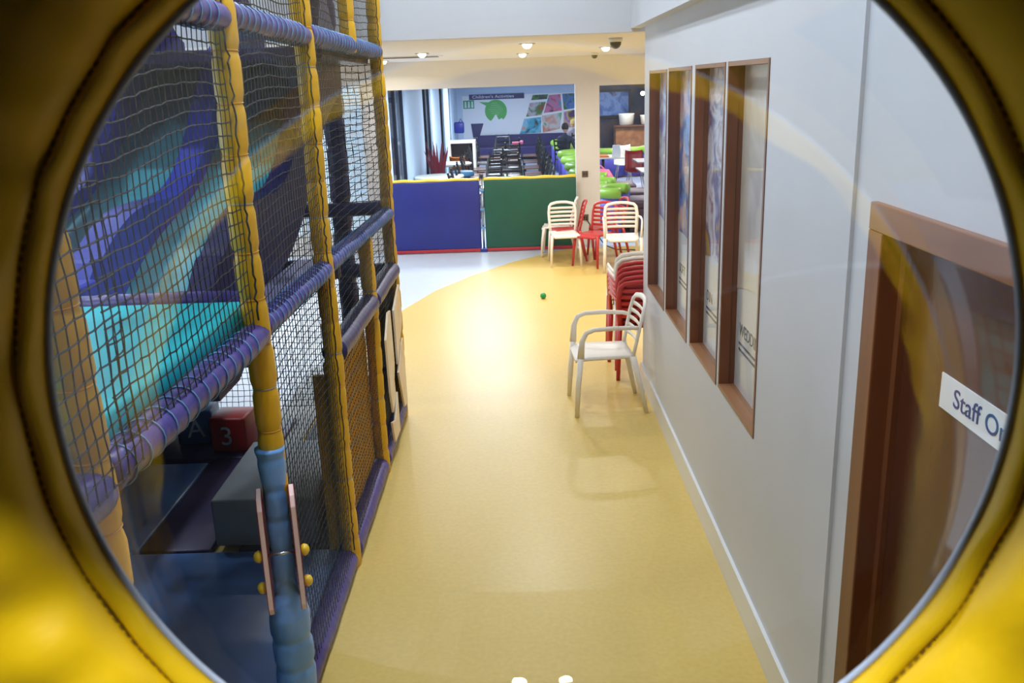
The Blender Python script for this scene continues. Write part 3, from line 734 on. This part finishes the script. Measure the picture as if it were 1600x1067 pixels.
cable = MB().tube([(1.0, 13.27, .42), (1.05, 13.2, .34), (1.15, 13.1, .2), (1.25, 13.0, .06), (1.4, 12.9, .012), (1.7, 12.8, .012)], .009, 6).build('power_cable', M['dplast'], None, True)
tag(cable, 'black power cable hanging from the lower pillar socket', 'cable')

# ================================================================ CAFE
CZ = 2.52
struct('ceiling_cafe', B(-2.4, 9, 13.45, 30.4, CZ, CZ+.2), M['cafewall'])
for i, (x, y) in enumerate(CAFE_FILL_PANELS):
    wd = ['nearest over the black chairs', 'in the middle over the black chairs', 'farthest over the black chairs', 'nearest over the sofas', 'in the middle over the sofas', 'farthest over the sofas'][i]
    t = thing('added_fill_panel', 'added flat white cafe ceiling fill panel ' + wd, 'ceiling light', (x, y, CZ), 'added cafe fill panels')  # unseen panel body added around each cafe fill
    B(x-.62, x+.62, y-.32, y+.32, CZ-.012, CZ).build('frame', M['skirt'], t); B(x-.58, x+.58, y-.28, y+.28, CZ-.016, CZ-.01).build('diffuser', M['fill_glow'], t)
struct('wall_mural', B(-2.4, 2.5, 30.0, 30.2, 0, CZ), M['cafewall'])
struct('wall_cafe_dark', B(2.5, 9, 29.0, 29.2, 0, CZ), M['cafedark'])
struct('wall_cafe_right', B(8.8, 9, 13.45, 29.2, 0, CZ), M['cream'])
# left wall of the cafe: white piers with dark curtained windows between
piers = [(13.45, 13.9), (16.0, 19.0), (20.9, 23.2), (24.4, 26.4), (27.2, 30.0)]
for i, (a, b) in enumerate(piers): struct('wall_cafe_left_%d' % (i+1), B(-2.2, -1.93, a, b, 0, CZ), M['cafewall'])
for i in range(4):
    a, b = piers[i][1], piers[i+1][0]
    wn = thing('window_%d' % k, None, None, (-2.1, a, 0), kind='structure'); k += 1
    B(-2.15, -2.10, a, b, .0, CZ).build('curtain', M['curtain'], wn)
    B(-2.0, -1.994, a, b, .1, CZ).build('pane', M['pane'], wn)
    for q in (a, (a+b)/2-.03, b-.06): B(-2.03, -1.97, q, q+.06, 0, CZ).build('mullion', M['cafewall'] if q == a else M['curtain'], wn)
# mural things (flat boards on the wall at y = 30)
yw = 29.985
mu = thing('mural_board', 'white mural of leaning photo tiles on the far cafe wall', 'mural', (.6, 30, .8))
B(-1.75, 2.45, yw, 29.999, .7, 2.06).build('backing', M['paper'], mu)
PHO = [([(.32, 1.34), (.84, 1.38), (.98, 1.80), (.46, 1.78)], [(150, 50, 44), (60, 120, 60), (190, 180, 190), (120, 40, 40)]),
       ([(.90, 1.44), (1.50, 1.50), (1.46, 2.02), (1.08, 2.0)], [(70, 44, 50), (90, 140, 180), (210, 110, 150), (60, 40, 80)]),
       ([(1.56, 1.52), (2.4, 1.62), (2.4, 2.04), (1.52, 2.03)], [(30, 60, 40), (60, 110, 50), (70, 120, 190), (40, 70, 120)]),
       ([(.10, .80), (.80, .82), (.82, 1.32), (.26, 1.28)], [(40, 34, 40), (50, 160, 190), (120, 190, 220), (200, 150, 130)]),
       ([(.86, .82), (1.42, .92), (1.50, 1.44), (.84, 1.36)], [(90, 170, 120), (200, 200, 200), (206, 150, 130), (170, 50, 70)]),
       ([(1.54, .94), (2.4, 1.0), (2.4, 1.58), (1.56, 1.46)], [(70, 44, 90), (196, 176, 60), (190, 140, 190), (90, 60, 100)]),
       ([(.50, 1.86), (1.02, 1.88), (1.06, 2.03), (.56, 2.02)], [(30, 50, 40), (70, 120, 60), (40, 60, 70), (90, 130, 80)])]
for i, (poly, cols) in enumerate(PHO):
    MB().prism(poly, 1, yw-.008, yw).build('photo_tile', picture('mural_photo_%d' % i, cols, 3.4, i*3.1), mu)
B(-1.72, -1.36, yw-.006, yw, 1.66, 1.92).build('green_icon_panel', mat('icon_green', (30, 158, 90), .5), mu)
ic = bpy.data.objects
for q in range(3): MB().prism([(-1.68+q*.11, 1.69), (-1.61+q*.11, 1.69), (-1.62+q*.11, 1.88), (-1.665+q*.11, 1.89)], 1, yw-.009, yw-.006).build('icon', M['inkw'], mu)
MB().prism([(-.66+.36*math.cos(2*PI*i/40), 1.56+.36*math.sin(2*PI*i/40)) for i in range(40)], 1, yw-.007, yw).build('speech_bubble', mat('bubble_green', (84, 178, 84), .5), mu)
MB().prism([(-1.2, 1.86), (-.85, 1.84), (-.95, 1.72)], 1, yw-.0065, yw-.001).build('bubble_tail', mat('bubble_tail_green', (84, 178, 84), .5), mu)
for q in range(7): B(-.93+.05*abs(q-3)+.04*hsh(q), -.41-.05*abs(q-3)-.05*hsh(q+4), yw-.009, yw-.007, 1.80-q*.062, 1.814-q*.062).build('text_line', mat('pale_green_print', (150, 208, 150), .5), mu)
MB().prism([(-.95, 1.16), (-.36, 1.16), (-.47, 1.33), (-.58, 1.28), (-.66, 1.46), (-.80, 1.28)], 1, yw-.0095, yw-.007).build('white_splash', M['paper'], mu)
MB().prism([(-1.5, 1.18), (-1.08, 1.18), (-1.22, .78), (-1.44, .72)], 1, yw-.007, yw).build('navy_note', M['dviolet'], mu)
hs = thing('wall_sign', "dark navy Children's Activities sign strip on the far wall", 'sign', (-.8, 30, 2.0))
B(-1.52, .28, yw-.02, yw, 1.93, 2.10).build('board', M['dviolet'], hs)
text('lettering', "Children's Activities", .135, M['inkw'], hs, (-1.42, yw-.022, 1.975), (1, 0, 0), (0, 0, 1), xs=1.25)
nb_ = thing('hanging_bag', 'blue bag hanging on the white cafe wall above the bin station', 'bag', (-1.75, 28.2, .9))
B(-1.93, -1.62, 28.1, 28.25, .98, 1.32).build('bag_body', M['bblue'], nb_, True, bevel=.05); MB().tube([(-1.78, 28.17, 1.3), (-1.72, 28.17, 1.42), (-1.66, 28.17, 1.3)], .015, 6).build('handle', M['bblue'], nb_, True)
bn = thing('banquette', 'long dark violet banquette bench along the far cafe wall', 'bench', (.4, 29.4, 0))
B(-1.3, 2.4, 29.75, 29.96, .1, .80).build('backrest', M['dviolet'], bn, bevel=.04); B(-1.3, 2.4, 29.1, 29.75, .1, .46).build('seat', M['dviolet'], bn, bevel=.04)
# black cafe chairs and brown tables
def cafe_chair():
    t = thing('cafe_chair', '', 'chair')
    B(-.2, .2, -.2, .2, .43, .46).build('seat', M['tabletop'], t, bevel=.008)
    for s in (-1, 1):
        MB().tube([(s*.19, .18, 0), (s*.19, .18, .43)], .017, 6).build('leg', M['bmetal'], t)
        MB().tube([(s*.2, -.26, 0), (s*.19, -.19, .45), (s*.19, -.20, .7), (s*.18, -.27, 1.0)], .02, 6).build('leg', M['bmetal'], t)
    for z in (.58, .69, .80, .92): MB().tube([(-.18, -.2-(z-.58)*.15, z), (0, -.22-(z-.58)*.15, z), (.18, -.2-(z-.58)*.15, z)], .02, 6, squash=(1.2, .5)).build('back_rail', M['bmetal'], t)
    return t
cc = cafe_chair()
def cafe_table(x, y, m, top, label, w=.7, l=1.0, h=.74, group='cafe tables'):
    t = thing('cafe_table', label, 'table', (x, y, 0), group)
    B(x-w/2, x+w/2, y-l/2, y+l/2, h-.03, h).build('tabletop', top, t, bevel=.008)
    MB().tube([(x, y, .02), (x, y, h-.03)], .035, 8).build('pedestal', m, t, True); MB().lathe([(.24, 0), (.23, .02), (.04, .03)], 16, (x, y, 0)).build('base', m, t, True)
    return t
ords = ['nearest', 'second', 'third', 'fourth', 'fifth', 'sixth', 'farthest']
for r, y in enumerate((15.4, 16.95, 18.5, 20.1, 21.8, 23.5, 25.4)):
    cafe_table(-.27, y, M['bmetal'], M['tabletop'], 'brown topped black cafe table, %s in the row behind the barrier' % ords[r])
    for (dx, dy, rz, wd) in ((-.62, .22, -PI/2, 'left back side'), (-.62, -.24, -PI/2, 'left front side'), (.62, .22, PI/2, 'right back side'), (.62, -.24, PI/2, 'right front side'), (-.12, .66, PI, 'far end'), (.13, -.70, 0, 'near end')):
        place(cc, -.27+dx, y+dy, rz+.1*math.sin(r*5+dx*9+dy*7), 'black metal chair at the %s of the %s brown cafe table' % (wd, ords[r]), 'black chairs around the brown cafe tables')
bt = thing('bottle', 'small green bottle on the nearest brown cafe table', 'bottle', (-.22, 15.35, .74))
MB().lathe([(.03, 0), (.035, .01), (.035, .09), (.014, .13), (.014, .16)], 14, (-.22, 15.35, .741)).build('bottle_body', mat('green_glass', (70, 196, 96), .2), bt, True); MB().lathe([(.017, .155), (.017, .175)], 12, (-.22, 15.35, .741)).build('cap', M['cream_plastic'], bt)
for i, (x, y, z, c) in enumerate(((-.02, 25.4, .741, 'pink'), (.06, 25.7, .741, 'pink'))):
    o = B(x-.11, x+.11, y-.08, y+.08, z, z+.1).build('gift_box', M[c], None, bevel=.02); tag(o, 'small bright pink parcel on the farthest brown cafe table, ' + ('left one' if i == 0 else 'right one'), 'parcel', 'pink parcels')
# tub chairs
def tub(a0=-.1*PI, a1=1.1*PI):
    t = thing('tub_chair', '', 'armchair'); n = 22; v = []; f = []
    for i in range(n+1):
        a = a0+(a1-a0)*i/n
        for (r, z) in ((.40, .04), (.40, .62), (.28, .62), (.28, .04)): v.append((r*math.cos(a), -r*math.sin(a), z))
    for i in range(n):
        for j in range(4): f.append((i*4+j, i*4+(j+1) % 4, (i+1)*4+(j+1) % 4, (i+1)*4+j))
    f += [(0, 1, 2, 3), tuple(n*4+j for j in (3, 2, 1, 0))]
    MB().add(v, f).build('shell', M['violet'], t, True)
    MB().tube([(.34*math.cos(a0+(a1-a0)*i/n), -.34*math.sin(a0+(a1-a0)*i/n), .66) for i in range(n+1)], .095, 12).build('roll', M['lime'], t, True)
    MB().lathe([(.27, .1), (.29, .14), (.29, .38), (.27, .42)], 20).build('seat', M['brown'], t, True)
    return t
tb = tub()
for i, y in enumerate((17.7, 19.2, 20.8, 22.6, 25.0, 27.0)):
    place(tb, 1.42, y, -PI/2, 'violet lime-topped tub chair, %s of the row left of the pillar' % ['nearest', 'second', 'third', 'fourth', 'fifth', 'farthest'][i], 'tub chairs in the aisle row')
for i, (x, y, rz, wd) in enumerate(((1.62, 14.55, -PI/2-.3, 'nearest in the right opening'), (1.50, 15.6, -PI/2-.3, 'second in the right opening'), (1.50, 16.55, -PI/2-.2, 'third in the right opening, beside the pink bag'), (2.35, 23.2, .3, 'at the back of the right opening, left of three'), (2.95, 23.4, 0, 'at the back of the right opening, middle of three'), (3.55, 23.3, -.2, 'at the back of the right opening, right of three'))):
    place(tb, x, y, rz, 'violet lime-topped tub chair, ' + wd, 'tub chairs in the right opening')
# brown cushioned benches beside the tub chairs
for i, (x, y, wd) in enumerate(((2.12, 14.75, 'nearest'), (1.95, 15.9, 'middle'), (1.85, 17.1, 'farthest'))):
    t = thing('seat_cube', 'low brown padded seat beside the lime-topped tub chairs, %s of three' % wd, 'seat', (x, y, 0), 'brown padded seats')
    B(x-.36, x+.36, y-.36, y+.36, .38, .52).build('cushion', M['brown'], t, True, bevel=.04); B(x-.33, x+.33, y-.33, y+.33, .02, .385).build('base', M['brown'], t, bevel=.01)
pb = thing('pink_bag', 'soft pink bag slumped on the third lime-topped tub chair', 'bag', (1.62, 17.0, .5))
MB().tube([(1.40, 17.1, .62), (1.50, 17.0, .66), (1.66, 16.95, .64), (1.78, 16.9, .56)], [.05, .15, .16, .07], 12).build('bag_body', M['pink'], pb, True); MB().tube([(1.48, 17.0, .78), (1.56, 17.0, .86), (1.64, 16.97, .78)], .018, 6).build('handle', M['pink'], pb, True)
for i, (x, y, wd, top) in enumerate(((2.75, 17.2, 'grey topped cafe table nearest the corridor wall end', 'greyt'), (2.95, 19.3, 'grey topped cafe table behind the cream chair', 'greyt'), (1.95, 20.6, 'cream topped cafe table with an orange tray', 'cream_plastic'))):
    cafe_table(x, y, M['bmetal'], M[top], wd, .9, .9, group='grey cafe tables')
tr = B(1.66, 2.05, 20.25, 20.75, .741, .775).build('tray', M['orange'], None, bevel=.012); tag(tr, 'orange tray on the cream topped cafe table', 'tray')
mn = MB().prism([(2.12, .742), (2.32, .742), (2.30, 1.0), (2.14, 1.0)], 1, 20.3, 20.34).build('menu_card', M['paper'], None); tag(mn, 'white standing menu card on the cream topped cafe table', 'menu')
def scoop_chair(x, y, m, label, rz=0):
    t = thing('shell_chair', label, 'chair', (x, y, 0), 'plastic shell chairs'); 
    n = 10; v = []; f = []
    for j in range(n+1):
        u = j/n
        if u < .5: yy, z = .2-.4*u*2*.95, .44-.02*math.sin(u*2*PI)
        else: yy, z = -.18-.10*(u-.5)*2, .44+.42*((u-.5)*2)**1.1
        for i in range(7):
            s = -1+2*i/6; v.append((s*.22*(1-.12*u*u), yy+.05*s*s*(1 if u > .4 else .2), z+.03*s*s))
    nb = len(v); v += [(a, b-.012, c-.012) for (a, b, c) in v]
    for j in range(n):
        for i in range(6): q = j*7+i; f += [(q, q+1, q+8, q+7), (nb+q, nb+q+7, nb+q+8, nb+q+1)]
    rim = list(range(7)) + [j*7+6 for j in range(1, n+1)] + [n*7+i for i in range(5, -1, -1)] + [j*7 for j in range(n-1, 0, -1)]
    for a, b in zip(rim, rim[1:]+rim[:1]): f.append((a, nb+a, nb+b, b))
    o = MB().add(v, f).build('shell', m, None, True); o.parent = t
    for sx in (-1, 1):
        for sy in (-1, 1): MB().tube([(sx*.2, sy*.2, 0), (sx*.13, sy*.13, .43)], .012, 6).build('leg', M['steel'], t).matrix_parent_inverse = Matrix.Identity(4)
    t.rotation_euler = (0, 0, rz)
scoop_chair(2.45, 16.4, M['cream_plastic'], 'cream shell chair in front of the nearest grey cafe table', .4)
scoop_chair(3.0, 18.3, M['red'], 'red shell chair between the two grey cafe tables', -.3)
scoop_chair(2.6, 20.0, M['red'], 'red shell chair beside the cream topped cafe table', PI)
scoop_chair(2.55, 21.8, M['cream_plastic'], 'cream shell chair in front of the back tub chairs', PI)
scoop_chair(-1.25, 20.4, M['orange'], 'orange shell chair behind the farther round cream table', -.5)
# back of the right area
tvs = thing('wall_screen', 'large dim blue screen in a black frame on the dark cafe wall', 'screen', (2.6, 28.9, 1.2))
B(2.54, 3.62, 28.93, 28.99, 1.25, 2.12).build('frame', M['bmetal'], tvs); B(2.62, 3.54, 28.915, 28.935, 1.33, 2.04).build('display', picture('screen_picture', [(30, 40, 70), (70, 100, 160), (110, 140, 190), (50, 60, 100)], 2, 9), tvs)
ct = thing('bar_counter', 'wooden bar counter at the back of the cafe', 'counter', (4.2, 27.8, 0))
B(3.0, 6.4, 27.6, 28.2, 0, 1.02).build('body', M['wood_h'], ct, bevel=.01); B(2.95, 6.45, 27.52, 28.25, 1.02, 1.07).build('worktop', M['tabletop'], ct, bevel=.008)
for i, (x, h) in enumerate(((3.35, .34), (4.0, .28))):
    o = MB().lathe([(.18, 0), (.21, .02), (.24, h-.03), (.25, h), (.2, h)], 20, (x, 27.8, 1.071)).build('lamp_tub', M['cream_plastic'], None, True); tag(o, 'white round tub on the bar counter, ' + ('left one' if i == 0 else 'right one'), 'tub', 'tubs on the bar')
ch = thing('chandelier', 'bright cluster chandelier hanging in the right opening', 'chandelier', (3.55, 24.0, 2.0))
MB().tube([(3.55, 24, 2.1), (3.55, 24, CZ)], .012, 6).build('rod', M['chrome'], ch); MB().lathe([(.02, 0), (.12, .02), (.12, .04), (.02, .06)], 14, (3.55, 24, 2.08)).build('ring', M['chrome'], ch)
for i in range(7):
    a = i*PI*2/7; MB().lathe([(.055*math.sin(PI*q/8)+1e-4, -.055*math.cos(PI*q/8)) for q in range(9)], 10, (3.55+.17*math.cos(a)*(i % 2+.5), 24+.17*math.sin(a), 2.04-.06*(i % 3))).build('bulb', M['lamp'], ch, True)
# left area: round cream tables, stools, plant, bin station
for i, (x, y, h, wd) in enumerate(((-1.46, 16.6, .81, 'nearest the pier'), (-1.44, 19.2, .82, 'behind the nearer one'))):
    t = thing('round_table', 'round cream cafe table at the left, ' + wd, 'table', (x, y, 0), 'round cream tables')
    MB().lathe([(.44, h-.045), (.46, h-.03), (.46, h-.008), (.45, h)], 28, (x, y, 0)).build('tabletop', M['cream_plastic'], t, True)
    MB().tube([(x, y, .02), (x, y, h-.04)], .04, 8).build('pedestal', M['cream_plastic'], t, True); MB().lathe([(.26, 0), (.25, .02), (.05, .03)], 18, (x, y, 0)).build('base', M['cream_plastic'], t, True)
for (x, y, h, r, m, lb) in ((-1.26, 15.9, .77, .21, 'knob', 'round yellow stool just behind the blue barrier'), (-1.10, 17.6, .79, .24, 'sky', 'round steel blue stool behind the yellow stool'), (-1.62, 15.4, .80, .22, 'cloth_d', 'round navy stool at the foot of the first pier')):
    t = thing('stool', lb, 'stool', (x, y, 0), 'round stools')
    MB().lathe([(r-.02, h-.1), (r, h-.08), (r, h-.02), (r-.03, h)], 22, (x, y, 0)).build('seat', M[m], t, True)
    for q in range(4): a = q*PI/2+.6; MB().tube([(x+r*.95*math.cos(a), y+r*.95*math.sin(a), 0), (x+r*.7*math.cos(a), y+r*.7*math.sin(a), h-.09)], .014, 6).build('leg', M['bmetal'], t)
bs = thing('bin_station', 'white and red waste station cabinet against the left cafe wall', 'cabinet', (-1.35, 22.2, 0))
B(-1.65, -1.05, 22.0, 22.5, 0, .62).build('body', M['red'], bs, bevel=.01); B(-1.68, -1.02, 21.97, 22.53, 1.05, 1.11).build('top', M['cream_plastic'], bs, bevel=.01)
for xx in (-1.68, -1.08): B(xx, xx+.06, 21.97, 22.5, 0, 1.06).build('side_panel', M['cream_plastic'], bs)
B(-1.62, -1.08, 22.3, 22.34, .62, 1.05).build('flap', M['dplast'], bs)
oc = B(-.99, -.82, 22.0, 22.4, .70, 1.05).build('orange_crate', M['orange'], None, bevel=.02); oc.location = (0, 0, -.70); tag(oc, 'small orange crate standing on the floor beside the waste station', 'crate')
pl = thing('potted_plant', 'red leaved plant in a dark pot by the left cafe wall', 'plant', (-1.62, 18.2, 0))
MB().lathe([(.13, 0), (.17, .32), (.18, .34), (.15, .34)], 16, (-1.62, 18.2, 0)).build('pot', M['dplast'], pl, True)
for i in range(16):
    a = i*2.4; L = .75+.3*hsh(i); q = .12+.22*hsh(i+9)
    MB().tube([(-1.62, 18.2, .33), (-1.62+q*.5*math.cos(a), 18.2+q*.5*math.sin(a), .33+L*.55), (-1.62+q*math.cos(a), 18.2+q*math.sin(a), .33+L)], [.02, .035, .004], 5, squash=(1, .3)).build('leaf', M['leaf'], pl)

# people seated at the aisle (small and far)
def person(x, y, rz, top, hairm, label):
    t = thing('person', label, 'person', (x, y, 0), None)
    js = [(0, 0, .50), (0, -.02, .72), (0, -.01, .95), (0, 0, 1.06), (0, .02, 1.13),
          (.18, 0, .98), (.25, .08, .74), (.16, .30, .68), (-.18, 0, .98), (-.25, .08, .74), (-.16, .30, .68),
          (.10, .02, .50), (.12, .42, .50), (.12, .40, .10), (.12, .50, .05), (-.10, .02, .50), (-.12, .42, .50), (-.12, .40, .10), (-.12, .50, .05)]
    ed = [(0, 1), (1, 2), (2, 3), (3, 4), (2, 5), (5, 6), (6, 7), (2, 8), (8, 9), (9, 10), (0, 11), (11, 12), (12, 13), (13, 14), (0, 15), (15, 16), (16, 17), (17, 18)]
    rr = [.15, .14, .15, .06, .055, .07, .05, .035, .07, .05, .035, .1, .075, .05, .04, .1, .075, .05, .04]
    me = bpy.data.meshes.new('body'); me.from_pydata(js, ed, []); o = bpy.data.objects.new('body', me); C.objects.link(o)
    o.modifiers.new('skin', 'SKIN'); sv = me.skin_vertices[0].data
    for i, r in enumerate(rr): sv[i].radius = (r, r*.85)
    sv[0].use_root = True
    sb = o.modifiers.new('sub', 'SUBSURF'); sb.levels = 1; sb.render_levels = 1
    me.materials.append(top); o.parent = t
    hd = MB().lathe([(.085*math.sin(PI*q/10)**.8+1e-4, 1.13+.115*(1-math.cos(PI*q/10))) for q in range(11)], 16, (0, .03, 0)).build('head', M['skin'], None, True); hd.parent = t
    nose = MB().tube([(0, .11, 1.27), (0, .135, 1.235), (0, .112, 1.225)], [.008, .014, .008], 6).build('nose', M['skin'], None, True); nose.parent = hd
    hr = MB().lathe([(.096*math.sin(PI*q/10)**.8+1e-4, 1.16+.108*(1-math.cos(PI*q/10))) for q in range(3, 11)], 16, (0, .012, 0)).build('hair', hairm, None, True); hr.parent = t
    t.rotation_euler = (0, 0, rz)
person(1.26, 23.85, -.6, M['cloth_d'], M['hair'], 'seated person in dark jacket beside the aisle tub chairs')
person(1.64, 26.2, .4, M['cloth_g'], M['hair2'], 'seated person in grey top near the pillar')
# waiting chairs under the two seated people
place(cc, 1.26, 23.87, -.6, 'black metal chair under the person in the dark jacket', 'black chairs by the aisle')
place(cc, 1.64, 26.22, .4, 'black metal chair under the person in the grey top', 'black chairs by the aisle')
